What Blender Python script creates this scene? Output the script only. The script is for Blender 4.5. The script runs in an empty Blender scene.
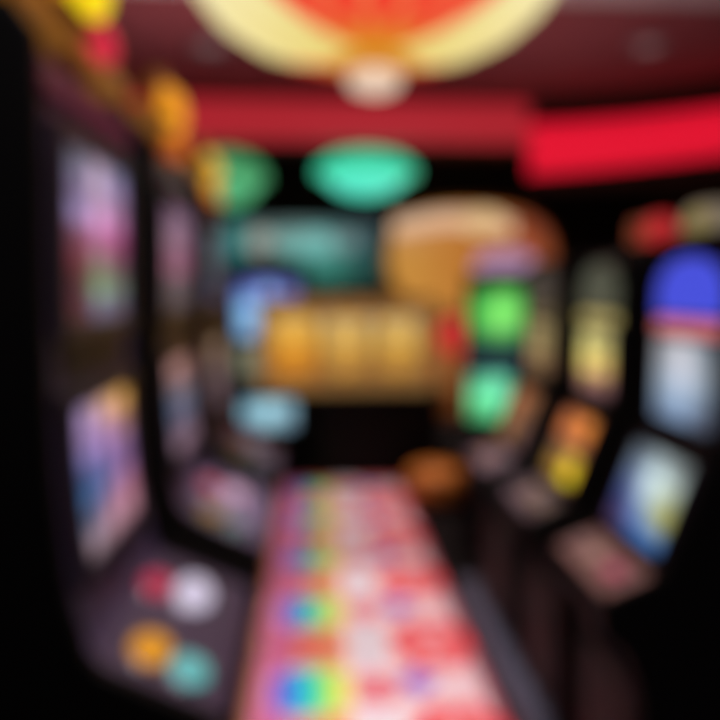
import bpy, math
from mathutils import Vector, Matrix
PI = math.pi
C = bpy.context.scene.collection
S = bpy.context.scene

# ------------------------------------------------------------------ colour + materials
def lin(c):
    out = []
    for v in c[:3]:
        v = max(v, 0) / 255.0
        out.append(v/12.92 if v <= .04045 else ((v+.055)/1.055)**2.4)
    return tuple(out)

def mat(name, col, rough=.5, metal=0.0, emit=None, es=1.0, bump=None, coat=0.0, spec=.5):
    m = bpy.data.materials.new(name); m.use_nodes = True
    nt = m.node_tree; b = nt.nodes['Principled BSDF']
    r, g, bl = lin(col)
    b.inputs['Roughness'].default_value = rough
    b.inputs['Metallic'].default_value = metal
    b.inputs['Coat Weight'].default_value = coat
    b.inputs['Specular IOR Level'].default_value = spec
    tc = nt.nodes.new('ShaderNodeTexCoord')
    nz = nt.nodes.new('ShaderNodeTexNoise'); nz.inputs['Scale'].default_value = 9; nz.inputs['Detail'].default_value = 4
    nt.links.new(tc.outputs['Object'], nz.inputs['Vector'])
    mx = nt.nodes.new('ShaderNodeMix'); mx.data_type = 'RGBA'
    mx.inputs[6].default_value = (r*.85, g*.85, bl*.85, 1); mx.inputs[7].default_value = (min(r*1.15, 1), min(g*1.15, 1), min(bl*1.15, 1), 1)
    nt.links.new(nz.outputs['Fac'], mx.inputs[0]); nt.links.new(mx.outputs[2], b.inputs['Base Color'])
    if emit is not None:
        b.inputs['Emission Color'].default_value = (*lin(emit), 1); b.inputs['Emission Strength'].default_value = es
    if bump:
        n2 = nt.nodes.new('ShaderNodeTexNoise'); n2.inputs['Scale'].default_value = bump[0]; n2.inputs['Detail'].default_value = 3
        nt.links.new(tc.outputs['Object'], n2.inputs['Vector'])
        bp = nt.nodes.new('ShaderNodeBump'); bp.inputs['Strength'].default_value = bump[1]; bp.inputs['Distance'].default_value = .01
        nt.links.new(n2.outputs['Fac'], bp.inputs['Height']); nt.links.new(bp.outputs['Normal'], b.inputs['Normal'])
    return m

def attr_screen_mat(nm='lit_display', ro=.22):
    """a lit display: the picture on it comes from the mesh's own pixel colours"""
    m = bpy.data.materials.new(nm); m.use_nodes = True
    nt = m.node_tree; b = nt.nodes['Principled BSDF']
    b.inputs['Base Color'].default_value = (.01, .01, .012, 1); b.inputs['Roughness'].default_value = ro
    a = nt.nodes.new('ShaderNodeVertexColor'); a.layer_name = 'pix'
    nt.links.new(a.outputs['Color'], b.inputs['Emission Color']); b.inputs['Emission Strength'].default_value = 1.0
    return m

def attr_carpet_mat():
    m = bpy.data.materials.new('patterned_carpet'); m.use_nodes = True
    nt = m.node_tree; b = nt.nodes['Principled BSDF']; b.inputs['Roughness'].default_value = .9
    b.inputs['Specular IOR Level'].default_value = .15
    a = nt.nodes.new('ShaderNodeVertexColor'); a.layer_name = 'pix'
    nt.links.new(a.outputs['Color'], b.inputs['Base Color'])
    tc = nt.nodes.new('ShaderNodeTexCoord'); n2 = nt.nodes.new('ShaderNodeTexNoise'); n2.inputs['Scale'].default_value = 260
    nt.links.new(tc.outputs['Object'], n2.inputs['Vector'])
    bp = nt.nodes.new('ShaderNodeBump'); bp.inputs['Strength'].default_value = .35; bp.inputs['Distance'].default_value = .004
    nt.links.new(n2.outputs['Fac'], bp.inputs['Height']); nt.links.new(bp.outputs['Normal'], b.inputs['Normal'])
    return m

M = dict(
    black=mat('black_lacquer', (10, 9, 10), .6, spec=.2),
    panel=mat('black_side_panel', (8, 7, 7), .6, spec=.2),
    plum=mat('dark_plum_plastic', (104, 86, 122), .45),
    deck=mat('dark_deck', (92, 76, 104), .5),
    bezel=mat('dark_bezel', (58, 48, 62), .4),
    chrome=mat('chrome', (170, 170, 178), .22, 1.0),
    gold=mat('gold_metal', (214, 158, 62), .38, .75),
    golddark=mat('aged_bronze', (150, 98, 40), .45, .5),
    goldface=mat('self_lit_gold_lacquer', (214, 164, 84), .45, .2, emit=(124, 98, 58), es=.8),  # no lamp: emission stands in for light on the gold head and lever arm
    crown=mat('self_lit_bronze_trim', (110, 66, 24), .4, emit=(112, 70, 22), es=1.0),  # bronze crown trim given its own glow in place of light falling on it
    redlac=mat('red_lacquer', (190, 22, 26), .3, coat=.5),
    redball=mat('self_lit_red_ball', (200, 20, 24), .3, coat=.6, emit=(186, 40, 42), es=1.0),  # knob is no lamp; emission brightens its red
    darkred=mat('dark_red_metal', (95, 12, 14), .4, .3),
    floor=mat('dark_floor_carpet', (26, 20, 20), .95, bump=(180, .4), spec=.1),
    ceil=mat('maroon_ceiling_paint', (146, 72, 78), .85, bump=(40, .1), spec=.1),
    wall=mat('dark_brown_wall', (52, 34, 28), .8, bump=(30, .15), spec=.1),
    wallb=mat('dark_back_wall', (44, 32, 30), .8, bump=(30, .15), spec=.1),
    plinth=mat('blue_grey_plinth', (74, 72, 90), .75, bump=(90, .2)),
    redband=mat('dull_red_light_band', (70, 8, 14), .6, emit=(166, 34, 44)),
    redbright=mat('bright_red_light_band', (170, 8, 26), .5, emit=(218, 16, 46)),
    beam=mat('maroon_beam_paint', (90, 30, 34), .7),
    brown=mat('brown_leather', (206, 118, 36), .5, bump=(60, .2)),
    amberwood=mat('amber_wood', (190, 112, 52), .5),
    cloth=mat('grey_trim', (120, 110, 116), .5),
    lampmetal=mat('black_lamp_metal', (30, 34, 34), .4, .6),
    display=attr_screen_mat(), litglass=attr_screen_mat('lit_frosted_glass', .7), carpet=attr_carpet_mat())
_em = {}
def emat(c, es=1.0):
    k = (tuple(c), es)
    if k not in _em:
        _em[k] = mat('lit_%d_%d_%d' % tuple(c), tuple(v*.35 for v in c), .35, emit=c, es=es)
    return _em[k]

# ------------------------------------------------------------------ mesh builder
class MB:
    def __init__(s): s.v = []; s.f = []; s.c = []; s.has = False
    def add(s, vs, fs, col=None):
        o = len(s.v); s.v += [tuple(p) for p in vs]; s.f += [[i+o for i in f] for f in fs]
        if col: s.has = True
        s.c += col if col else [(0, 0, 0)]*len(vs)
    def box(s, x0, x1, y0, y1, z0, z1):
        vs = [(x, y, z) for x in (x0, x1) for y in (y0, y1) for z in (z0, z1)]
        s.add(vs, [(0, 1, 3, 2), (4, 6, 7, 5), (0, 4, 5, 1), (2, 3, 7, 6), (0, 2, 6, 4), (1, 5, 7, 3)]); return s
    def prism_y(s, poly, y0, y1):            # poly in (x, z)
        n = len(poly)
        vs = [(x, y0, z) for x, z in poly] + [(x, y1, z) for x, z in poly]
        fs = [list(range(n)), list(range(2*n-1, n-1, -1))] + [(i, i+n, (i+1) % n+n, (i+1) % n) for i in range(n)]
        s.add(vs, fs); return s
    def prism_x(s, poly, x0, x1):            # poly in (y, z)
        n = len(poly)
        vs = [(x0, y, z) for y, z in poly] + [(x1, y, z) for y, z in poly]
        fs = [list(range(n-1, -1, -1)), list(range(n, 2*n))] + [(i, (i+1) % n, (i+1) % n+n, i+n) for i in range(n)]
        s.add(vs, fs); return s
    def prism_z(s, poly, z0, z1):
        n = len(poly)
        vs = [(x, y, z0) for x, y in poly] + [(x, y, z1) for x, y in poly]
        fs = [list(range(n-1, -1, -1)), list(range(n, 2*n))] + [(i, (i+1) % n, (i+1) % n+n, i+n) for i in range(n)]
        s.add(vs, fs); return s
    def plate(s, a, b, y0, y1, t, off=0):    # slab lying on the slope a->b in the (x, z) plane, lifted along its outward normal
        dx, dz = b[0]-a[0], b[1]-a[1]; L = math.hypot(dx, dz); nx, nz = dz/L, -dx/L
        p = [(a[0]+nx*off, a[1]+nz*off), (a[0]+nx*(off+t), a[1]+nz*(off+t)), (b[0]+nx*(off+t), b[1]+nz*(off+t)), (b[0]+nx*off, b[1]+nz*off)]
        return s.prism_y(p, y0, y1)
    def lathe(s, prof, c=(0, 0, 0), n=32, axis='z', a0=0, a1=2*PI):
        full = abs(a1-a0-2*PI) < 1e-6; k = n if full else n+1
        vs = []
        for j in range(k):
            a = a0+(a1-a0)*j/n
            for r, h in prof:
                p = (r*math.cos(a), r*math.sin(a), h)
                if axis == 'x': p = (h, r*math.cos(a), r*math.sin(a))
                elif axis == 'y': p = (r*math.cos(a), h, r*math.sin(a))
                vs.append((p[0]+c[0], p[1]+c[1], p[2]+c[2]))
        m = len(prof); fs = []
        for j in range(n):
            j2 = (j+1) % k
            for i in range(m-1): fs.append((j*m+i, j2*m+i, j2*m+i+1, j*m+i+1))
        s.add(vs, fs); return s
    def tube(s, p0, p1, r0, r1=None, n=14):
        r1 = r0 if r1 is None else r1
        p0, p1 = Vector(p0), Vector(p1); d = (p1-p0).normalized(); u = d.orthogonal().normalized(); w = d.cross(u)
        vs = [p0+(u*math.cos(2*PI*i/n)+w*math.sin(2*PI*i/n))*r0 for i in range(n)] + [p1+(u*math.cos(2*PI*i/n)+w*math.sin(2*PI*i/n))*r1 for i in range(n)]
        s.add(vs, [(i, (i+1) % n, (i+1) % n+n, i+n) for i in range(n)] + [list(range(n-1, -1, -1)), list(range(n, 2*n))]); return s
    def ball(s, c, r, sx=1, sy=1, sz=1, n=24):
        prof = [(max(math.sin(PI*i/14), 1e-4), -math.cos(PI*i/14)) for i in range(15)]
        o = len(s.v); s.lathe(prof, (0, 0, 0), n)
        for i in range(o, len(s.v)):
            x, y, z = s.v[i]; s.v[i] = (c[0]+x*r*sx, c[1]+y*r*sy, c[2]+z*r*sz)
        return s
    def build(s, name, m, parent=None, smooth=False, bevel=0):
        me = bpy.data.meshes.new(name); me.from_pydata(s.v, [], s.f)
        if s.has:
            at = me.attributes.new('pix', 'FLOAT_COLOR', 'POINT')
            fl = []
            for c in s.c: fl += [c[0], c[1], c[2], 1.0]
            at.data.foreach_set('color', fl)
        import bmesh
        bm = bmesh.new(); bm.from_mesh(me); bmesh.ops.recalc_face_normals(bm, faces=bm.faces); bm.to_mesh(me); bm.free()
        me.materials.append(m)
        if smooth:
            me.polygons.foreach_set('use_smooth', [True]*len(me.polygons))
        o = bpy.data.objects.new(name, me); C.objects.link(o)
        if parent: o.parent = parent
        if bevel:
            b = o.modifiers.new('bevel', 'BEVEL'); b.width = bevel; b.segments = 2; b.limit_method = 'ANGLE'
        return o

def thing(name, label, cat, loc=(0, 0, 0), rz=0, group=None):
    o = bpy.data.objects.new(name, None); C.objects.link(o); o.empty_display_size = .1
    o.location = loc; o.rotation_euler = (0, 0, rz); o['label'] = label; o['category'] = cat
    if group: o['group'] = group
    return o
def tag(o, label, cat, group=None):
    o['label'] = label; o['category'] = cat
    if group: o['group'] = group
    return o
def struct(o): o['kind'] = 'structure'; return o

# ------------------------------------------------------------------ pictures shown by the displays
def sm(t): t = min(max(t, 0), 1); return t*t*(3-2*t)
def mixc(a, b, t): return tuple(a[i]*(1-t)+b[i]*t for i in range(3))
def field(rows):
    """smooth colour field from a small table of colours, rows from the top down, columns left to right"""
    R = len(rows)
    def f(u, v):
        t = min(max((1-v)*R-.5, 0), R-1.0001); i = int(t); i2 = min(i+1, R-1); ty = sm(t-i)
        def row(r):
            n = len(r); x = min(max(u*n-.5, 0), n-1.0001) if n > 1 else 0
            k = int(x); k2 = min(k+1, n-1); return mixc(r[k], r[k2], sm(x-k))
        return mixc(row(rows[i]), row(rows[i2]), ty)
    return f
def reels(rows, nx=3, ny=4, gain=1.15):
    """game screen: a grid of round and lozenge symbols over the colour field"""
    f = field(rows)
    def p(u, v):
        c = f(u, v)
        x = u*nx; y = v*ny; i = int(x); j = int(y); fx = x-i-.5; fy = y-j-.5
        k = (i*7+j*5) % 4
        if k == 0: d = math.hypot(fx, fy)
        elif k == 1: d = (abs(fx)+abs(fy))*.8
        elif k == 2: d = max(abs(fx), abs(fy))*1.05
        else: d = math.hypot(fx, fy)*(1+.25*math.cos(5*math.atan2(fy, fx)))
        if d < .22: g = 1.22
        elif d < .38: g = 1.08
        else: g = .9
        if abs(fx) > .46: g *= .6
        return tuple(min(ch*g*gain, 255) for ch in c)
    return p
def plain(rows, gain=1.15):
    f = field(rows)
    return lambda u, v: tuple(min(c*gain, 255) for c in f(u, v))

def display(name, path, y0, y1, paint, parent, nu=42, nv=48, t=.012, off=.002, shape=None):
    """a screen slab following a path (x, z), bottom to top, spanning y0..y1"""
    pts = []; L = [0]
    for a, b in zip(path, path[1:]): L.append(L[-1]+math.hypot(b[0]-a[0], b[1]-a[1]))
    for j in range(nv+1):
        s = L[-1]*j/nv; k = 0
        while k < len(L)-2 and L[k+1] < s: k += 1
        w = (s-L[k])/(L[k+1]-L[k]); a, b = path[k], path[k+1]
        dx, dz = b[0]-a[0], b[1]-a[1]; l = math.hypot(dx, dz)
        pts.append((a[0]+dx*w, a[1]+dz*w, dz/l, -dx/l))
    m = MB(); vs = []; cs = []
    for j, (x, z, nx, nz) in enumerate(pts):
        for i in range(nu+1):
            u = i/nu; v = j/nv
            h = 1.0 if shape is None else shape(v)
            y = (y0+y1)/2+(y1-y0)*(u-.5)*h
            vs.append((x+nx*(off+t), y, z+nz*(off+t))); cs.append(lin(paint(min(u, .9999), min(v, .9999))))
    fs = [(j*(nu+1)+i, j*(nu+1)+i+1, (j+1)*(nu+1)+i+1, (j+1)*(nu+1)+i) for j in range(nv) for i in range(nu)]
    base = len(vs)
    ring = [i for i in range(nu+1)] + [j*(nu+1)+nu for j in range(1, nv+1)] + [nv*(nu+1)+i for i in range(nu-1, -1, -1)] + [j*(nu+1) for j in range(nv-1, 0, -1)]
    for r in ring:
        x, y, z = vs[r]; j = r//(nu+1); nx, nz = pts[j][2], pts[j][3]
        vs.append((x-nx*t, y, z-nz*t)); cs.append((.004, .004, .005))
    n = len(ring)
    for k in range(n): fs.append((ring[k], base+k, base+(k+1) % n, ring[(k+1) % n]))
    fs.append([base+k for k in range(n)])
    m.add(vs, fs, cs)
    return m.build(name, M['display'], parent)

def bezel(name, a, b, y0, y1, w, parent, m='bezel', t=.022):
    dx, dz = b[0]-a[0], b[1]-a[1]; L = math.hypot(dx, dz); ux, uz = dx/L, dz/L
    f = MB()
    f.plate((a[0]-ux*w, a[1]-uz*w), a, y0-w, y1+w, t)
    f.plate(b, (b[0]+ux*w, b[1]+uz*w), y0-w, y1+w, t)
    f.plate(a, b, y0-w, y0, t); f.plate(a, b, y1, y1+w, t)
    return f.build(name, M[m], parent, bevel=.004)

def button(parent, name, col, a, b, t, y, r, label, es=1.0, ry=None):
    """lit push button standing on the sloping deck a->b at fraction t"""
    dx, dz = b[0]-a[0], b[1]-a[1]; L = math.hypot(dx, dz); n = Vector((-dz/L, 0, dx/L))
    if n.z < 0: n = -n
    c = Vector((a[0]+dx*t, y, a[1]+dz*t)); ry = ry or r
    def puck(h, prof):
        m = MB(); m.lathe(prof, (0, 0, 0), 28)
        ex = Vector((dx/L, 0, dz/L)); ey = Vector((0, 1, 0))
        m.v = [tuple(c+ex*v[0]+ey*(v[1]*ry/r)+n*v[2]) for v in m.v]; return m
    cap = puck(0, [(1e-4, .017), (r*.55, .0165), (r*.85, .013), (r*.92, .004), (r*.92, -.004), (1e-4, -.004)]).build(name, emat(col, es), parent, smooth=True)
    cap['label'] = label
    puck(0, [(r*.93, -.004), (r*.93, .008), (r*1.08, .009), (r*1.14, .003), (r*1.14, -.004), (r*.93, -.004)]).build('button_ring', M['chrome'], cap, smooth=True)
    return cap

# ------------------------------------------------------------------ left row: curved tall machines facing the aisle
CAB_L = [(-.34, .0), (.22, .0), (.26, .03), (.27, .50), (.33, .58), (.385, .61), (.395, .66), (.385, .685), (.18, .775), (.165, .80), (.15, .88), (.137, .98), (.130, 1.10),
         (.128, 1.25), (.13, 1.40), (.135, 1.58), (.135, 1.74), (.11, 1.78), (-.30, 1.78), (-.34, 1.74)]
SIDE_L = [(-.36, .0), (.24, .0), (.285, .03), (.29, .49), (.345, .57), (.405, .60), (.418, .66), (.405, .70), (.21, .795), (.19, .82), (.17, .90), (.158, 1.0), (.150, 1.12),
          (.148, 1.25), (.15, 1.40), (.155, 1.58), (.155, 1.76), (.12, 1.805), (-.31, 1.805), (-.36, 1.76)]

def left_machine(Y, label, up, low, topcol, topred, deckcols, tz=0, crest='gold'):
    t = thing('slot_machine', label, 'slot machine', (-.55, Y, 0), 0, 'curved slot machines in the left row')
    w = .27
    MB().prism_y(CAB_L, -w, w).build('cabinet', M['plum'], t)
    for s in (-1, 1):
        MB().prism_y(SIDE_L, s*w if s > 0 else -w-.03, w+.03 if s > 0 else -w).build('side_panel', M['panel'], t, bevel=.006)
    sw = .18
    P = lambda z: next((a[0]+(b[0]-a[0])*(z-a[1])/(b[1]-a[1]) for a, b in zip(CAB_L[8:], CAB_L[9:]) if a[1] <= z <= b[1]), .13)
    uz0, uz1 = 1.335, 1.63
    s1 = display('upper_screen', [(P(uz0+(uz1-uz0)*i/6), uz0+(uz1-uz0)*i/6) for i in range(7)], -sw, sw, up, t)
    bezel('upper_bezel', (P(uz0), uz0), (P(uz1), uz1), -sw, sw, .028, t)
    lw = .17; lz0, lz1 = .915, 1.19
    s2 = display('lower_screen', [(P(lz0+(lz1-lz0)*i/8), lz0+(lz1-lz0)*i/8) for i in range(9)], -lw, lw, low, t)
    # curved frame of the lower screen, one strip each side following the bend
    f = MB()
    for i in range(8):
        a = lz0+(lz1-lz0)*i/8; b = lz0+(lz1-lz0)*(i+1)/8
        for y0, y1 in ((-lw-.028, -lw), (lw, lw+.028)): f.plate((P(a), a), (P(b), b), y0, y1, .022)
    f.plate((P(lz0-.028), lz0-.028), (P(lz0), lz0), -sw-.028, sw+.028, .022); f.plate((P(lz1), lz1), (P(lz1+.028), lz1+.028), -sw-.028, sw+.028, .022)
    f.build('lower_bezel', M['bezel'], t)
    # speaker bar between the screens
    g = MB()
    for k in range(7): g.plate((P(1.245+.008*k), 1.243+.009*k), (P(1.249+.008*k), 1.248+.009*k), -sw, sw, .008)
    g.build('speaker_grille', M['bezel'], t)
    # header light above the upper screen
    h = MB().plate((.135, 1.70), (.135, 1.735), -w+.02, w-.02, .014).build('header_light', emat((62, 8, 36)), t)
    MB().box(.04, .135, -w-.03, w+.03, 1.805, 1.85).build('crown_trim', M['crown'], t, bevel=.008)
    # button deck
    A, B = (.185, .775), (.38, .688)
    MB().plate(B, A, -w+.015, w-.015, .006).build('button_deck', M['deck'], t, bevel=.003)
    r, wt, ye, te = deckcols
    button(t, 'button', r, A, B, .13, .09, .034, 'red lit button', ry=.055)
    button(t, 'button', wt, A, B, .50, .115, .046, 'white lit button', ry=.085)
    button(t, 'button', ye, A, B, .34, -.145, .04, 'amber lit button', ry=.058)
    button(t, 'button', te, A, B, .70, -.165, .04, 'teal lit button', ry=.05)
    # coin slot and bill entry on the lip, and the belly door
    bd = MB().plate((.262, .08), (.269, .47), -w+.04, w-.04, .012).build('belly_door', M['panel'], t, bevel=.004)
    MB().tube((.285, -.02, .30), (.285, .02, .30), .008).build('door_lock', M['chrome'], bd)
    MB().plate((.34, .585), (.383, .608), -.06, .06, .008).build('bill_slot', M['chrome'], t)
    # topper: stepped foot, sunburst crest, glowing lens with a red lens below
    tp = MB().box(-.02, .16, -.16, .16, 1.845, 1.86).build('topper', M['golddark'], t, bevel=.006)
    zc = 1.93+tz; pts = []
    for k in range(40):
        a = 2*PI*k/40; rr = .17 if k % 2 == 0 else .145
        pts.append((rr*math.cos(a), zc-.01+rr*math.sin(a)*.85))
    MB().prism_x(pts, .10, .128).build('crest', M[crest], tp, bevel=.004)
    MB().ball((.132, 0, zc+.02), .085, .55, 1.2, .85).build('lens', emat(topcol), tp, smooth=True)
    MB().ball((.145, .06, zc-.07), .05, .5, 1.5, .7).build('lens', emat(topred), tp, smooth=True)
    return t

up1 = reels([[(92, 90, 108), (178, 150, 176), (120, 108, 150)], [(120, 104, 142), (186, 158, 190), (150, 120, 168)], [(120, 112, 160), (200, 146, 200), (158, 100, 150)],
             [(110, 60, 92), (190, 110, 166), (158, 62, 124)], [(84, 24, 50), (110, 110, 104), (90, 62, 84)], [(60, 26, 52), (118, 168, 124), (100, 124, 112)], [(56, 14, 40), (92, 98, 132), (80, 76, 104)]], gain=1.0)
low1 = reels([[(150, 126, 170), (204, 158, 140), (224, 164, 84)], [(164, 136, 190), (180, 136, 184), (190, 134, 120)], [(96, 98, 150), (140, 112, 168), (140, 104, 150)],
              [(44, 96, 146), (92, 100, 150), (140, 100, 150)], [(70, 92, 124), (152, 112, 144), (196, 124, 150)], [(146, 124, 134), (172, 130, 144), (170, 120, 134)]], gain=1.0)
up2 = reels([[(90, 62, 92), (104, 80, 108)], [(124, 98, 122), (116, 88, 116)], [(122, 84, 110), (120, 80, 110)], [(128, 76, 106), (120, 72, 100)], [(86, 78, 84), (80, 76, 84)], [(60, 62, 70), (58, 58, 72)]])
low2 = reels([[(140, 104, 110), (120, 88, 92)], [(100, 88, 100), (110, 90, 100)], [(66, 92, 124), (80, 96, 120)], [(96, 90, 110), (100, 84, 100)], [(126, 100, 116), (110, 84, 96)]])
up3 = reels([[(66, 66, 84), (74, 78, 92)], [(76, 82, 88), (70, 72, 88)], [(60, 62, 82), (62, 62, 82)]])
low3 = reels([[(104, 84, 92), (92, 92, 88)], [(74, 74, 96), (88, 88, 96)], [(80, 62, 78), (70, 66, 84)]])
left_machine(1.36, 'nearest black slot machine in the left row, lilac screens and yellow-lit topper', up1, low1, (255, 222, 20), (214, 30, 66),
             ((182, 24, 70), (206, 196, 220), (216, 142, 18), (96, 178, 178)))
left_machine(2.12, 'second slot machine in the left row with dim mauve upper screen and orange topper', up2, low2, (246, 160, 30), (196, 90, 30),
             ((170, 20, 50), (190, 150, 180), (124, 92, 14), (52, 84, 90)), -.05)
left_machine(2.88, 'farthest slot machine in the left row with grey-blue screens and golden yellow topper', up3, low3, (232, 176, 52), (206, 120, 34),
             ((96, 26, 48), (120, 100, 122), (84, 66, 30), (60, 78, 92)), -.09)

# ------------------------------------------------------------------ right row on its plinth
struct(MB().box(.63, 2.4, .6, 3.02, 0, .10).build('trim_1', M['plinth'], bevel=.008))
CAB_R = [(-.34, 0), (.36, 0), (.40, .03), (.41, .46), (.45, .55), (.495, .58), (.50, .62), (.49, .64), (.385, .68), (.365, .70), (.27, .96), (.252, 1.00), (.25, 1.36), (.22, 1.385), (-.30, 1.385), (-.34, 1.35)]
SIDE_R = [(-.36, 0), (.38, 0), (.42, .03), (.43, .45), (.465, .535), (.512, .57), (.52, .62), (.508, .655), (.40, .70), (.385, .715), (.288, .97), (.27, 1.01), (.27, 1.375), (.23, 1.405), (-.31, 1.405), (-.36, 1.37)]

def right_machine(Y, label, up, low, hdr, strip, decktone, btn, sw=.13):
    t = thing('slot_machine', label, 'slot machine', (1.10, Y, .10), PI, 'black slot machines in the right row')
    w = sw+.04
    MB().prism_y(CAB_R, -w, w).build('cabinet', M['black'], t)
    for s in (-1, 1):
        MB().prism_y(SIDE_R, s*w if s > 0 else -w-.025, w+.025 if s > 0 else -w).build('side_panel', M['panel'], t, bevel=.006)
    display('upper_screen', [(.25, .985), (.25, 1.175)], -sw, sw, up, t)
    bezel('upper_bezel', (.25, .98), (.25, 1.175), -sw, sw, .012, t, t=.018)
    display('lower_screen', [(.358, .72), (.288, .91)], -sw, sw, low, t)
    bezel('lower_bezel', (.358, .72), (.288, .91), -sw, sw, .016, t, t=.018)
    MB().plate((.25, 1.19), (.25, 1.222), -sw, sw, .02).build('strip_light', emat(strip), t, bevel=.003)
    # arched header
    arch = [(-sw-.005, 1.232)] + [((sw+.005)*math.cos(PI-PI*k/20), 1.285+.08*math.sin(PI-PI*k/20)) for k in range(21)] + [(sw+.005, 1.232)]
    MB().prism_x(arch, .235, .268).build('arched_header', emat(hdr), t, bevel=.003)
    A, B = (.385, .68), (.488, .640)
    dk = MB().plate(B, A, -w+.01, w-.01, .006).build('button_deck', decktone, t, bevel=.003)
    for k, (col, y, lb) in enumerate(btn): button(t, 'button', col, A, B, .5, y, .026, lb, ry=.038)
    bd = MB().plate((.402, .08), (.409, .43), -w+.03, w-.03, .012).build('belly_door', M['panel'], t, bevel=.004)
    MB().tube((.425, -.015, .27), (.425, .015, .27), .007).build('door_lock', M['chrome'], bd)
    return t, w

upR1 = plain([[(150, 150, 156), (206, 206, 214), (120, 130, 140)], [(150, 160, 172), (210, 212, 226), (140, 150, 160)], [(140, 158, 178), (176, 194, 218), (120, 136, 154)], [(110, 130, 158), (130, 156, 190), (84, 92, 110)]], 1.05)
lowR1 = plain([[(96, 108, 120), (160, 176, 180), (120, 130, 130)], [(104, 122, 150), (214, 236, 238), (180, 196, 190)], [(84, 100, 150), (196, 216, 220), (170, 176, 130)], [(58, 68, 124), (120, 150, 190), (176, 170, 90)], [(80, 60, 100), (70, 108, 176), (76, 124, 190)]], 1.05)
m1, _ = right_machine(1.535, 'nearest slot machine in the right row with blue arched header and pale blue screens', upR1, lowR1, (70, 80, 218), (212, 110, 110),
              mat('glowing_pinkish_brown_deck', (150, 108, 100), .5, emit=(96, 66, 62), es=1.0), [((150, 44, 76), .07, 'dark pink lit button'), ((150, 110, 96), -.03, 'beige lit button'), ((128, 92, 90), -.11, 'brown lit button')], .126)  # deck surface has brightness put in as emission
upR2 = reels([[(150, 146, 96), (136, 130, 90)], [(196, 182, 104), (176, 164, 96)], [(206, 170, 96), (190, 150, 90)], [(120, 84, 80), (110, 76, 80)]], 2, 4, 1.2)
lowR2 = reels([[(160, 90, 60), (190, 110, 50)], [(180, 100, 46), (200, 116, 50)], [(80, 54, 60), (90, 60, 60)], [(120, 90, 44), (216, 166, 40)], [(120, 90, 40), (226, 176, 36)]], 2, 4, 1.2)
m2, _ = right_machine(2.035, 'middle slot machine in the right row with yellowish screen and red ball topper', upR2, lowR2, (78, 80, 66), (180, 164, 100),
              mat('plum_brown_deck', (96, 74, 84), .5), [((120, 92, 60), -.02, 'dull amber button'), ((108, 84, 64), .08, 'dull amber button'), ((90, 66, 74), -.10, 'plum button')], .115)
upR3 = reels([[(112, 104, 76), (120, 110, 80)], [(132, 122, 84), (122, 112, 80)], [(112, 90, 66), (104, 80, 64)]], 2, 4, 1.1)
lowR3 = reels([[(150, 86, 56), (120, 76, 54)], [(120, 74, 58), (90, 62, 58)], [(120, 84, 44), (82, 62, 70)]], 2, 4, 1.1)
m3, _ = right_machine(2.56, 'farthest slot machine in the right row with dim olive screen', upR3, lowR3, (70, 62, 54), (104, 92, 66),
              mat('mauve_deck', (118, 90, 104), .5), [((140, 96, 44), -.05, 'amber lit button'), ((96, 74, 84), .06, 'mauve button')])
# toppers of the right row (children of their machines)
tp = MB().box(-.05, .16, -.10, .10, 1.405, 1.425).build('topper', M['black'], m2, bevel=.005)
MB().lathe([(.03, 1.40), (.025, 1.41), (.04, 1.418), (.04, 1.425)], (.10, .045, 0), 20).build('collar', M['gold'], tp, smooth=True)
MB().ball((.10, .045, 1.455), .05).build('ball_light', emat((188, 38, 42)), tp, smooth=True)
MB().box(.06, .12, -.12, -.06, 1.425, 1.50).build('side_light', emat((130, 60, 36)), tp, bevel=.01)
tp = MB().box(-.02, .25, -.16, .16, 1.405, 1.42).build('topper', M['black'], m1, bevel=.005)
MB().prism_x([(-.17, 1.42), (.02, 1.42), (.0, 1.475), (-.04, 1.49), (-.11, 1.49), (-.15, 1.475)], .15, .20).build('sign_box', emat((120, 108, 92)), tp, bevel=.006)
MB().ball((.205, -.075, 1.45), .026, .5, 1.6, 1).build('lens', emat((140, 126, 70)), tp, smooth=True)

# ------------------------------------------------------------------ green machine facing the camera at the end of the right row
def upright(label, loc, rz, w, H, parts, body='black'):
    """upright slot machine: cabinet with shelf deck, screens listed by (name, z0, z1, half width, paint)"""
    t = thing('slot_machine', label, 'slot machine', loc, rz)
    cab = [(-.30, 0), (.24, 0), (.27, .03), (.27, .30*H), (.30, .33*H), (.30, .36*H), (.21, .385*H), (.19, .40*H), (.16, H*.96), (.12, H), (-.28, H), (-.30, H*.98)]
    MB().prism_y(cab, -w, w).build('cabinet', M[body], t, bevel=.006)
    for s in (-1, 1):
        MB().prism_y([(x+.012 if x > 0 else x-.012, z*1.006) for x, z in cab], w if s > 0 else -w-.018, w+.018 if s > 0 else -w).build('side_panel', M['panel'], t)
    return t

g = upright('black slot machine with glowing green screens standing beyond the right row', (1.03, 3.78, 0), -PI/2-.25, .185, 1.47, None)
gz = lambda z: .19-(.03)*(z-.59)/(1.41-.59)
gs = plain([[(44, 110, 50), (84, 170, 76), (40, 110, 50)], [(60, 160, 66), (130, 222, 104), (60, 150, 64)], [(70, 150, 64), (120, 206, 96), (60, 134, 60)], [(40, 90, 60), (60, 120, 70), (36, 70, 60)]], 1.25)
display('upper_screen', [(gz(1.10), 1.10), (gz(1.40), 1.40)], -.17, .17, gs, g)
bezel('upper_bezel', (gz(1.10), 1.10), (gz(1.40), 1.40), -.17, .17, .018, g)
gl = plain([[(70, 140, 110), (96, 190, 150), (60, 110, 96)], [(90, 200, 136), (110, 224, 164), (80, 160, 120)], [(70, 150, 96), (90, 190, 130), (60, 110, 90)]], 1.25)
display('lower_screen', [(gz(.71), .71), (gz(.95), .95)], -.175, .12, gl, g)
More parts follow.
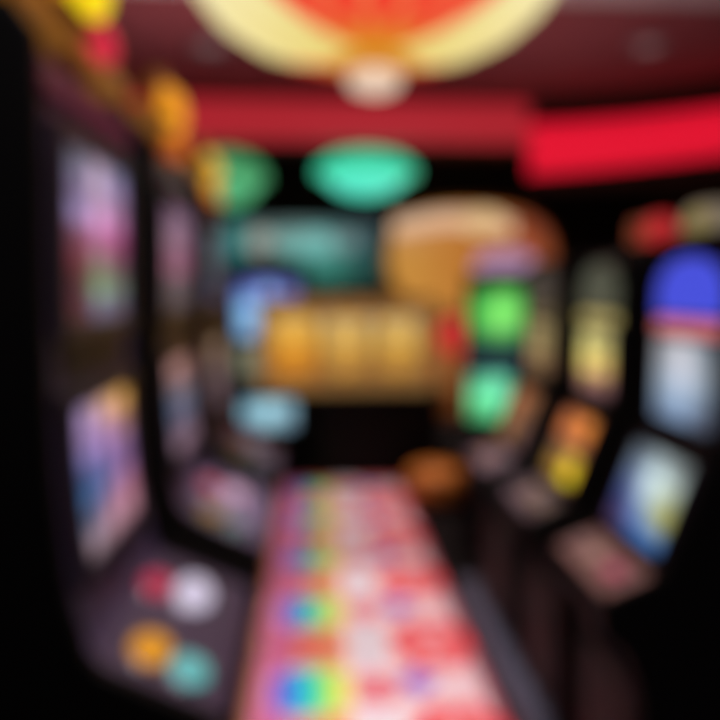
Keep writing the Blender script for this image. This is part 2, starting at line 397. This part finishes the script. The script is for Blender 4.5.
bezel('lower_bezel', (gz(.71), .71), (gz(.95), .95), -.175, .175, .008, g)
MB().plate((gz(.985), .985), (gz(1.06), 1.06), -.16, .16, .012).build('glass_strip', emat((34, 46, 72)), g, bevel=.003)
MB().plate((.29, .535), (.21, .562), -.17, .17, .01).build('button_deck', M['plum'], g)
for k in range(4): button(g, 'button', ((120, 90, 60), (90, 66, 80), (120, 84, 50), (84, 70, 84))[k], (.21, .562), (.295, .53), .5, -.12+.08*k, .024, ('tan button', 'mauve button', 'amber button', 'grey button')[k])
MB().plate((.272, .08), (.272, .40), -.16, .16, .012).build('belly_door', M['black'], g, bevel=.004)
tp = MB().box(-.10, .12, -.14, .14, 1.47, 1.49).build('topper', M['black'], g)
MB().prism_x([(-.16, 1.49), (.16, 1.49), (.17, 1.53), (.12, 1.58), (0, 1.60), (-.12, 1.58), (-.17, 1.53)], .04, .10).build('sign_box', emat((176, 138, 172)), tp, bevel=.006)

# ------------------------------------------------------------------ blue machine on the far left
b = upright('slot machine with blue upper screen and cyan belly glass, behind the gold reel machine', (-.38, 5.85, 0), -PI/2, .30, 1.62, None)
bz = lambda z: .19-.03*(z-.648)/(1.555-.648)
bs = reels([[(60, 64, 110), (84, 100, 160), (60, 66, 110)], [(92, 128, 186), (132, 174, 226), (96, 120, 170)], [(100, 140, 190), (140, 184, 226), (100, 130, 170)], [(90, 120, 150), (110, 140, 170), (90, 110, 130)]], 3, 3, 1.4)
display('upper_screen', [(bz(1.0), 1.0), (bz(1.47), 1.47)], -.25, .25, bs, b)
bezel('upper_bezel', (bz(1.0), 1.0), (bz(1.47), 1.47), -.25, .25, .025, b)
MB().plate((bz(.70), .70), (bz(.94), .94), -.25, .25, .012).build('score_glass', emat((120, 120, 98)), b, bevel=.003)
MB().plate((.29, .585), (.21, .615), -.26, .26, .01).build('button_deck', M['plum'], b)
for k in range(4): button(b, 'button', (90, 84, 100), (.21, .615), (.295, .582), .5, -.18+.12*k, .03, 'grey button')
bl = plain([[(110, 150, 170), (150, 200, 214), (120, 160, 176)], [(140, 186, 204), (176, 226, 238), (140, 180, 196)], [(100, 136, 156), (140, 184, 198), (110, 140, 160)]], 1.08)
display('belly_glass', [(.27, .29), (.27, .535)], -.21, .21, bl, b)
bezel('belly_frame', (.27, .29), (.27, .535), -.21, .21, .02, b)
tp = MB().box(-.12, .12, -.2, .2, 1.62, 1.64).build('topper', M['black'], b)
MB().lathe([(.05, 1.64), (.05, 1.70), (.04, 1.74), (1e-4, 1.75)], (.02, 0, 0), 20).build('candle_light', emat((90, 84, 80)), tp, smooth=True)

# ------------------------------------------------------------------ gold three-reel machine in the middle
G = thing('reel_machine', 'wide gold three-reel slot machine on a black base at the end of the carpet', 'slot machine', (.225, 5.0, 0))
MB().box(-.20, .70, .0, .55, 0, .66).build('base_cabinet', M['panel'], G, bevel=.012)
MB().box(-.17, .67, -.012, .0, .06, .56).build('belly_door', M['panel'], G, bevel=.006)
hd = MB(); hd.box(-.625, .625, .30, .52, .66, 1.30)                 # back half of the head
hd.box(-.625, .625, .0, .30, .66, .745); hd.box(-.625, .625, .0, .30, 1.225, 1.30)
for x0, x1 in ((-.625, -.545), (-.205, -.165), (.165, .205), (.545, .625)): hd.box(x0, x1, .0, .30, .745, 1.225)
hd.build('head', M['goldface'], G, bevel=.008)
def reelpaint(k):
    base = field([[(196, 174, 132)], [(220, 184, 106)], [(220, 172, 78)], [(184, 134, 62)], [(150, 108, 52)]])
    if k == 0: base = field([[(220, 184, 120)], [(240, 186, 76)], [(232, 160, 50)], [(212, 132, 34)], [(176, 108, 34)]])
    def p(u, v):
        c = base(u, v); fy = (v*3) % 1-.5; fx = u-.5
        d = math.hypot(fx*1.3, fy*1.1)
        if d < .2: c = mixc(c, (250, 190, 60), .6)
        elif d < .32: c = mixc(c, (160, 96, 30), .5)
        elif abs(fy) > .47: c = mixc(c, (110, 84, 50), .7)
        return c
    return p
for k in range(3):
    cx = -.375+.375*k
    # a reel seen through its window: the front of a drum on a horizontal axle
    m = MB(); nu, nv = 24, 48; vs = []; cs = []; p = reelpaint(k)
    for j in range(nv+1):
        a = -1.15+2.3*j/nv
        for i in range(nu+1):
            vs.append((cx-.155+.31*i/nu, .285-.235*math.cos(a), .985+.26*math.sin(a))); cs.append(lin(p(min(i/nu, .999), min(j/nv, .999))))
    m.add(vs, [(j*(nu+1)+i, j*(nu+1)+i+1, (j+1)*(nu+1)+i+1, (j+1)*(nu+1)+i) for j in range(nv) for i in range(nu)], cs)
    m.build('reel', M['display'], G, smooth=True)
    f = MB(); x0, x1, z0, z1 = cx-.17, cx+.17, .745, 1.225
    f.box(x0, x1, -.015, .02, z0, z0+.014); f.box(x0, x1, -.015, .02, z1-.014, z1); f.box(x0, x0+.014, -.015, .02, z0, z1); f.box(x1-.014, x1, -.015, .02, z0, z1)
    f.build('window_frame', M['gold'], G, bevel=.003)
MB().box(-.64, .64, -.02, .53, 1.30, 1.335).build('top_moulding', M['gold'], G, bevel=.01)
MB().box(-.2, .70, -.06, .10, .60, .658).build('button_deck', M['black'], G, bevel=.01)
lv = MB().lathe([(1e-4, .70), (.07, .70), (.075, .715), (.06, .76), (1e-4, .765)], (0, .12, .60), 24, axis='x').build('lever_hub', M['darkred'], G, smooth=True)
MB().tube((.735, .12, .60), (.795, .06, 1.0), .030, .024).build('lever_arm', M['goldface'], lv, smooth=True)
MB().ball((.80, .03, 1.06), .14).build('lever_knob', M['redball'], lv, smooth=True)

# ------------------------------------------------------------------ ottoman, counter, signs, lamps
o = thing('ottoman', 'low round brown ottoman beside the black base of the gold reel machine', 'stool', (.79, 4.42, 0))
MB().lathe([(1e-4, .04), (.17, .04), (.19, .06), (.20, .13), (.195, .20), (.17, .235), (.08, .25), (1e-4, .252)], n=36).build('seat', M['brown'], o, smooth=True)
for k in range(4):
    a = PI/4+k*PI/2; MB().tube((.12*math.cos(a), .12*math.sin(a), 0), (.12*math.cos(a), .12*math.sin(a), .05), .016).build('foot', M['black'], o)
MB().lathe([(.201, .118), (.206, .124), (.206, .134), (.201, .14), (.198, .128), (.201, .118)], n=36).build('piping', M['golddark'], o, smooth=True)

c = thing('counter', 'amber wooden counter behind the red lever, under the gold wall sign', 'counter', (1.35, 7.0, 0))
MB().box(-.62, .62, .02, .5, .06, 1.12).build('body', M['amberwood'], c, bevel=.008)
MB().box(-.66, .66, -.04, .54, 1.12, 1.17).build('worktop', M['golddark'], c, bevel=.008)
MB().box(-.60, .60, .04, .48, 0, .06).build('plinth', M['black'], c)
for k in range(3): MB().box(-.58+.40*k, -.22+.40*k, .0, .02, .14, 1.04).build('front_panel', M['amberwood'], c, bevel=.006)

def ellipse(cx, cz, rx, rz, n=48, e=2.0):
    return [(cx+rx*abs(math.cos(2*PI*k/n))**(2/e)*(1 if math.cos(2*PI*k/n) >= 0 else -1), cz+rz*abs(math.sin(2*PI*k/n))**(2/e)*(1 if math.sin(2*PI*k/n) >= 0 else -1)) for k in range(n)]
def yprism(m, pts, y0, y1): return m.prism_y(pts, y0, y1)

sg = thing('wall_sign', 'large round-ended amber and cream lit sign on the back wall, right of the teal sign', 'sign', (1.87, 8.5, 1.86))
yprism(MB(), ellipse(0, -.09, 1.06, .66, e=2.6), -.14, 0).build('backing', M['golddark'], sg)
def amber(u, v): return field([[(196, 140, 96), (190, 124, 60), (160, 90, 40), (140, 66, 44)], [(196, 138, 62), (188, 122, 52), (176, 100, 42), (150, 76, 44)], [(198, 138, 60), (190, 126, 54), (160, 90, 44), (120, 60, 40)]])(u, v)
m = MB(); vs = []; cs = []; nr, na = 14, 64
for i in range(nr+1):
    for x, z in ellipse(0, -.09, .99*i/nr+1e-4, .60*i/nr+1e-4, na, 2.6):
        vs.append((x, -.155, z)); cs.append(lin(amber((x+1)/2, (z+.69)/1.2)))
fs = [(i*na+k, i*na+(k+1) % na, (i+1)*na+(k+1) % na, (i+1)*na+k) for i in range(nr) for k in range(na)]
bb = len(vs)
for k in range(na): x, y, z = vs[nr*na+k]; vs.append((x, -.14, z)); cs.append(lin((120, 76, 30)))
fs += [(nr*na+k, nr*na+(k+1) % na, bb+(k+1) % na, bb+k) for k in range(na)]
m.add(vs, fs, cs); m.build('lit_face', M['display'], sg)
band = [(-.95+1.45*k/16, .16+.10*math.sin(PI*k/16)) for k in range(17)]
band = band + [(x, z+.20) for x, z in reversed(band)]
yprism(MB(), band, -.19, -.155).build('cream_banner', emat((226, 184, 150)), sg, bevel=.006)
yprism(MB(), ellipse(.14, .33, .26, .15), -.20, -.155).build('cream_medallion', emat((228, 190, 140)), sg, bevel=.006)
rim = MB()
e0 = ellipse(0, -.09, 1.07, .67, 64, 2.6); e1 = ellipse(0, -.09, .99, .60, 64, 2.6); n = 64
rim.add([(x, -.18, z) for x, z in e0]+[(x, -.18, z) for x, z in e1]+[(x, -.12, z) for x, z in e0]+[(x, -.12, z) for x, z in e1],
        [(k, (k+1) % n, n+(k+1) % n, n+k) for k in range(n)]+[(k, 2*n+k, 2*n+(k+1) % n, (k+1) % n) for k in range(n)]+[(n+k, n+(k+1) % n, 3*n+(k+1) % n, 3*n+k) for k in range(n)]+[(2*n+k, 3*n+k, 3*n+(k+1) % n, 2*n+(k+1) % n) for k in range(n)])
rim.build('rim', M['gold'], sg)

ts = thing('wall_sign', 'teal lit sign with pale band on the back wall beneath the turquoise lamp', 'sign', (-.14, 8.5, 1.82))
MB().box(-1.02, .98, -.12, 0, -.44, .42).build('backing', M['lampmetal'], ts, bevel=.015)
tp_ = field([[(52, 116, 112), (84, 100, 100), (90, 120, 118), (70, 100, 102), (60, 74, 80)], [(40, 124, 122), (100, 132, 128), (90, 172, 164), (84, 156, 150), (44, 76, 80)], [(40, 100, 100), (50, 90, 92), (64, 140, 130), (54, 124, 112), (30, 74, 72)], [(30, 60, 60), (40, 62, 66), (44, 100, 92), (40, 104, 90), (24, 60, 54)]])
m = MB(); vs = []; cs = []
for j in range(25):
    for i in range(49):
        u, v = i/48, j/24; vs.append((-.97+1.90*u, -.135, -.39+.76*v)); cs.append(lin(tp_(u, v)))
fs = [(j*49+i, j*49+i+1, (j+1)*49+i+1, (j+1)*49+i) for j in range(24) for i in range(48)]
rg = list(range(49))+[j*49+48 for j in range(1, 25)]+[24*49+i for i in range(47, -1, -1)]+[j*49 for j in range(23, 0, -1)]
b0 = len(vs)
for r in rg: x, y, z = vs[r]; vs.append((x, -.12, z)); cs.append(lin((20, 50, 50)))
fs += [(rg[k], b0+k, b0+(k+1) % len(rg), rg[(k+1) % len(rg)]) for k in range(len(rg))]
m.add(vs, fs, cs); m.build('lit_face', M['display'], ts)
for cx, rx, rz, col in ((-.50, .15, .14, (150, 150, 142)), (-.20, .17, .11, (120, 168, 162)), (.16, .20, .13, (120, 184, 178)), (.50, .14, .10, (110, 136, 136))):
    yprism(MB(), ellipse(cx, .13, rx, rz, e=3), -.155, -.135).build('pale_panel', emat(col), ts, bevel=.005)

def dish_lamp(x, Y, z, rx, rz, core, rimc, label):
    t = thing('pendant_lamp', label, 'lamp', (x, Y, z), 0, None)
    pr = [(1e-4, -rz)]+[(rx*math.sin(PI/2*k/12), -rz*math.cos(PI/2*k/12)) for k in range(1, 13)]
    MB().lathe([(r*.80, h) for r, h in pr[:-1]]+[(rx*.80, -.0)], n=40).build('glass_bowl', emat(core), t, smooth=True)
    up = [(rx*.80, -.012), (rx*.99, -.02), (rx, 0), (rx*.96, rz*.35), (rx*.7, rz*.75), (rx*.35, rz*.95), (.03, rz)]
    MB().lathe(up, n=40).build('lamp_shade', emat(rimc), t, smooth=True)
    MB().tube((0, 0, rz*.97), (0, 0, 3.0-z-.03), .015).build('rod', M['lampmetal'], t)
    MB().lathe([(1e-4, 3.0-z), (.09, 3.0-z), (.09, 3.0-z-.02), (.04, 3.0-z-.05), (1e-4, 3.0-z-.05)], n=24).build('ceiling_rose', M['lampmetal'], t, smooth=True)
    return t
dish_lamp(.47, 6.5, 2.44, .46, .20, (92, 240, 206), (60, 206, 156), 'bright turquoise dish pendant lamp hanging below the red light band')
dish_lamp(-.78, 6.5, 2.38, .36, .24, (84, 176, 120), (70, 150, 96), 'dim green dish pendant lamp, partly behind the golden toppers on the left')

# ------------------------------------------------------------------ chandelier
ch = thing('chandelier', 'big lotus-like bowl chandelier of red and cream lit panels at the top', 'chandelier', (.27, 3.2, 0))
prof = [(.10, 2.425), (.21, 2.432), (.34, 2.45), (.47, 2.48), (.59, 2.522), (.68, 2.575), (.745, 2.635), (.79, 2.70), (.815, 2.76)]
def panel(name, a0, a1, paint):
    m = MB(); n = 40; k = len(prof); vs = []; cs = []
    for j in range(n+1):
        u = j/n; a = a0+(a1-a0)*u
        for i, (r, z) in enumerate(prof):
            z2 = z-.012*math.sin(PI*((u*5) % 1))*min(1, r/.4)
            vs.append((r*math.cos(a), r*math.sin(a), z2)); cs.append(lin(paint(u, i/(k-1))))
    for j in range(n+1):
        u = j/n; a = a0+(a1-a0)*u
        for i, (r, z) in enumerate(prof):
            vs.append(((r-.012)*math.cos(a), (r-.012)*math.sin(a), z+.02)); cs.append(lin(paint(u, i/(k-1))))
    o = (n+1)*k
    fs = [(j*k+i, (j+1)*k+i, (j+1)*k+i+1, j*k+i+1) for j in range(n) for i in range(k-1)]
    fs += [tuple(q+o for q in f) for f in fs]
    fs += [(j*k, (j+1)*k, o+(j+1)*k, o+j*k) for j in range(n)]+[(j*k+k-1, (j+1)*k+k-1, o+(j+1)*k+k-1, o+j*k+k-1) for j in range(n)]
    fs += [(i, i+1, o+i+1, o+i) for i in range(k-1)]+[(n*k+i, n*k+i+1, o+n*k+i+1, o+n*k+i) for i in range(k-1)]
    m.add(vs, fs, cs); return m.build(name, M['litglass'], ch, smooth=True)
def redp(u, v):
    f = (u*5) % 1
    c = (242, 44, 38)
    w = max(0, 1-abs(f-(0 if f < .5 else 1))/.22)
    if .1 < u < .9: c = mixc(c, (236, 160, 92), w*.9)
    if v < .30: c = mixc((216, 136, 30), c, max(0, v-.1)/.2)
    return c
def creamp(u, v):
    f = (u*5) % 1
    c = mixc((232, 208, 110), (252, 240, 184), min(1, v*1.4))
    if abs(f-.5) > .46: c = mixc(c, (206, 178, 90), .6)
    return c
h = math.radians(47)
panel('red_panel', -PI/2-h, -PI/2+h, redp)['label'] = 'red panel with orange ribs'
panel('red_panel', PI/2-h, PI/2+h, redp)['label'] = 'red panel with orange ribs'
panel('cream_panel', -PI/2+h, PI/2-h, creamp)['label'] = 'glowing cream panel'
panel('cream_panel', PI/2+h, 3*PI/2-h, creamp)['label'] = 'glowing cream panel'
MB().lathe([(.805, 2.755), (.835, 2.75), (.85, 2.77), (.835, 2.795), (.805, 2.79), (.805, 2.755)], n=64).build('rim', M['gold'], ch, smooth=True)
MB().lathe([(1e-4, 2.40), (.13, 2.405), (.17, 2.398), (.175, 2.385), (.15, 2.365), (.09, 2.352), (1e-4, 2.35)], n=40).build('collar', emat((206, 132, 26)), ch, smooth=True)
MB().lathe([(1e-4, 2.36), (.07, 2.355), (.115, 2.335), (.12, 2.31), (.10, 2.28), (.055, 2.262), (1e-4, 2.258)], n=32).build('finial', emat((236, 206, 182)), ch, smooth=True)
MB().tube((0, 0, 2.40), (0, 0, 2.98), .025).build('stem', M['gold'], ch)
for k in range(4):
    a = PI/4+k*PI/2; MB().tube((.03*math.cos(a), .03*math.sin(a), 2.95), (.815*math.cos(a), .815*math.sin(a), 2.775), .008).build('stay', M['gold'], ch)
MB().lathe([(1e-4, 3.0), (.14, 3.0), (.14, 2.975), (.06, 2.94), (1e-4, 2.94)], n=32).build('ceiling_rose', M['gold'], ch, smooth=True)

# ------------------------------------------------------------------ room
struct(MB().box(-3.4, 4.2, -2.6, 8.8, -.12, 0).build('floor', M['floor']))
struct(MB().box(-3.4, 4.2, -2.6, 8.8, 3.0, 3.12).build('ceiling', M['ceil']))
struct(MB().box(-3.4, 4.2, 8.5, 8.8, 0, 3.0).build('wall_back', M['wallb']))
struct(MB().box(-3.4, -3.1, -2.6, 8.5, 0, 3.0).build('wall_left', M['wall']))
struct(MB().box(3.9, 4.2, -2.6, 8.5, 0, 3.0).build('wall_right', M['wall']))
struct(MB().box(-3.1, 3.9, 5.93, 6.15, 2.60, 3.0).build('trim_2', M['beam']))
tag(MB().box(-3.1, 1.79, 5.89, 5.936, 2.60, 2.94).build('light_band', M['redband'], bevel=.01), 'long dull red light band across the ceiling beam', 'light')
arc = []
for k in range(17):
    a = k/16; arc.append((1.80+1.9*a, 5.86-.30*a-.75*a*a))
m = MB(); n = len(arc); vs = []
for k, (x, y) in enumerate(arc):
    zb = 2.35+.10*k/(n-1); zt = 2.76+.02*k/(n-1)
    vs += [(x, y, zb), (x, y, zt), (x, y+.06, zt), (x, y+.06, zb)]
m.add(vs, [(4*k+i, 4*k+4+i, 4*k+4+(i+1) % 4, 4*k+(i+1) % 4) for k in range(n-1) for i in range(4)]+[(0, 1, 2, 3), tuple(4*(n-1)+i for i in range(4))])
tag(m.build('light_band', M['redbright']), 'bright red curved light band hanging at the upper right', 'light')
bh = [(x, y+.059) for x, y in arc]+[(3.9, 4.9), (3.9, 5.925), (1.9, 5.925)]
struct(MB().prism_z(bh, 2.24, 3.0).build('trim_3', M['wall']))
struct(MB().box(-3.1, 3.9, 3.6, 3.92, 2.96, 3.0).build('trim_4', mat('pale_mauve_moulding', (206, 176, 182), .7)))
def downlight(x, y, label):
    t = thing('downlight', label, 'light', (x, y, 3.0), 0, 'small round ceiling downlights')
    MB().lathe([(.06, -.004), (.12, -.002), (.125, -.012), (.115, -.02), (.062, -.014), (.06, -.004)], n=28).build('trim_ring', M['cloth'], t, smooth=True)
    MB().lathe([(1e-4, -.012), (.06, -.010), (.06, -.002), (1e-4, -.002)], n=28).build('diffuser', emat((146, 112, 112)), t, smooth=True)
downlight(-.68, 4.86, 'small dim round ceiling downlight left of the chandelier')
downlight(2.2, 4.66, 'small dim round ceiling downlight at upper right above the red band')

# ------------------------------------------------------------------ the carpet runner
def carpet_col(x, y):
    u = (x+.255)/.86
    p = .60; q = (y-2.31)/p; k = round(q); v = q-k            # v = 0 at a medallion row, +-.5 half way
    dx = (u-.27)*.885; dy = v*p
    if u < .035: return (150, 92, 78)
    if u < .06: return (222, 150, 120)
    d = (abs(dx/.155)**3.5+abs(dy/.15)**3.5)**(1/3.5)
    if d < 1:                                               # rainbow medallion
        t = (dx+.15)/.30
        ks = [(176, 84, 190), (84, 110, 236), (30, 196, 236), (90, 240, 140), (232, 240, 90), (248, 226, 130)]
        s = min(max(t, 0), .9999)*5; i = int(s); c = mixc(ks[i], ks[i+1], s-i)
        if .90 < d: c = mixc(c, (250, 240, 230), .5)
        return c
    if u < .42:
        c = mixc((212, 100, 164), (240, 148, 104), sm((u-.06)/.30))
        if math.hypot(dx, (abs(v)-.5)*p) < .07: c = (236, 96, 70)
        if abs(v) > .47: c = (150, 84, 90)
        return c
    if u < .64:
        cx = (u-.53)*.885; d2 = math.hypot(cx, dy)
        if d2 < .045: return (230, 104, 120)
        if d2 < .085: return (240, 150, 160)
        if d2 < .10: return (226, 70, 96)
        if math.hypot(cx, (abs(v)-.5)*p) < .05: return (196, 186, 196)
        if abs(u-.53) > .095: return (246, 200, 190)
        return (240, 222, 232)
    cx = (u-.82)*.885; d3 = math.hypot(cx/1.15, (abs(v)-.42)*p)
    pd = abs((u-.71)*.885)/.075+abs(dy-.03)/.085
    if pd < 1: return (150, 96, 214)
    an = math.atan2((abs(v)-.42)*p, cx)
    if d3 < .14*(1+.12*math.cos(6*an)):
        return (238, 74, 84) if d3 > .075 else (246, 140, 146)
    if u > .965: return (190, 100, 116)
    return (244, 206, 214)
m = MB(); nx, ny = 100, 470; X0, X1, Y0, Y1 = -.255, .605, .4, 4.98; vs = []; cs = []
for j in range(ny+1):
    for i in range(nx+1):
        x = X0+(X1-X0)*i/nx; y = Y0+(Y1-Y0)*j/ny
        vs.append((x, y, .008)); cs.append(tuple(.92*q for q in lin(carpet_col(x, y))))
fs = [(j*(nx+1)+i, j*(nx+1)+i+1, (j+1)*(nx+1)+i+1, (j+1)*(nx+1)+i) for j in range(ny) for i in range(nx)]
rg = list(range(nx+1))+[j*(nx+1)+nx for j in range(1, ny+1)]+[ny*(nx+1)+i for i in range(nx-1, -1, -1)]+[j*(nx+1) for j in range(ny-1, 0, -1)]
b0 = len(vs)
for r in rg: vs.append((vs[r][0], vs[r][1], 0)); cs.append(lin((120, 70, 70)))
fs += [(rg[k], b0+k, b0+(k+1) % len(rg), rg[(k+1) % len(rg)]) for k in range(len(rg))]
m.add(vs, fs, cs)
tag(m.build('carpet_runner', M['carpet']), 'bright pink and white carpet runner with rainbow medallions down the aisle', 'carpet')

# ------------------------------------------------------------------ lights
def spot(loc, target, watts, size, blend=.6, r=.08, col=(1, .95, .92)):  # added fill without fixtures: brightens the carpet, left decks and counter
    l = bpy.data.lights.new('fill_spot', 'SPOT'); l.energy = watts; l.spot_size = math.radians(size); l.spot_blend = blend; l.shadow_soft_size = r; l.color = col
    o = bpy.data.objects.new('fill_spot', l); C.objects.link(o); o.location = loc
    o.rotation_euler = (Vector(target)-Vector(loc)).to_track_quat('-Z', 'Y').to_euler()
spot((.20, 1.75, 2.96), (.19, 2.5, 0), 330, 34)
spot((.20, 4.35, 2.96), (.25, 4.05, 0), 170, 40)
l = bpy.data.lights.new('chandelier_bulb', 'POINT'); l.energy = 22; l.color = (1, .82, .66); l.shadow_soft_size = .12
o = bpy.data.objects.new('chandelier_bulb', l); C.objects.link(o); o.location = (.27, 3.2, 2.66)
def fill_up(loc, watts, size):  # upward fill added to brighten the ceiling, no fixture on the cabinets
    l = bpy.data.lights.new('ceiling_fill', 'AREA'); l.energy = watts; l.size = size; l.color = (1, .9, .9)
    o = bpy.data.objects.new('ceiling_fill', l); C.objects.link(o); o.location = loc; o.rotation_euler = (PI, 0, 0)
def ambient_fill(loc, watts, size):  # soft overhead fill, added to lift the dark surfaces between machines
    l = bpy.data.lights.new('ambient_fill', 'AREA'); l.energy = watts; l.size = size; l.color = (1, .88, .95)
    o = bpy.data.objects.new('ambient_fill', l); C.objects.link(o); o.location = loc
ambient_fill((.2, .2, 2.9), 14, 1.6); ambient_fill((.6, 4.6, 2.9), 8, 1.2)
fill_up((-.80, 4.2, 1.95), 5, .4); fill_up((1.5, 4.4, 1.7), 5, .4)
spot((-.12, 1.55, 2.95), (-.30, 1.40, .7), 45, 50, .8)
spot((1.4, 6.5, 2.95), (1.35, 7.0, 1.0), 420, 50, .8)
w = bpy.data.worlds.new('World'); S.world = w; w.use_nodes = True
w.node_tree.nodes['Background'].inputs['Color'].default_value = (.5, .4, .42, 1); w.node_tree.nodes['Background'].inputs['Strength'].default_value = .10

# ------------------------------------------------------------------ camera
cam = bpy.data.cameras.new('camera'); co = bpy.data.objects.new('camera', cam); C.objects.link(co)
cam.sensor_width = 36; cam.lens = 35; cam.clip_start = .02; cam.clip_end = 60
co.location = (0, 0, 1.39); co.rotation_euler = (PI/2-math.atan(70/700), 0, -math.atan(45/700))
cam.dof.use_dof = True; cam.dof.focus_distance = .15; cam.dof.aperture_fstop = 4.4; cam.dof.aperture_blades = 0
S.camera = co
S.view_settings.view_transform = 'Standard'; S.view_settings.look = 'None'; S.view_settings.gamma = 1; S.view_settings.use_curve_mapping = False
S.view_settings.exposure = 0
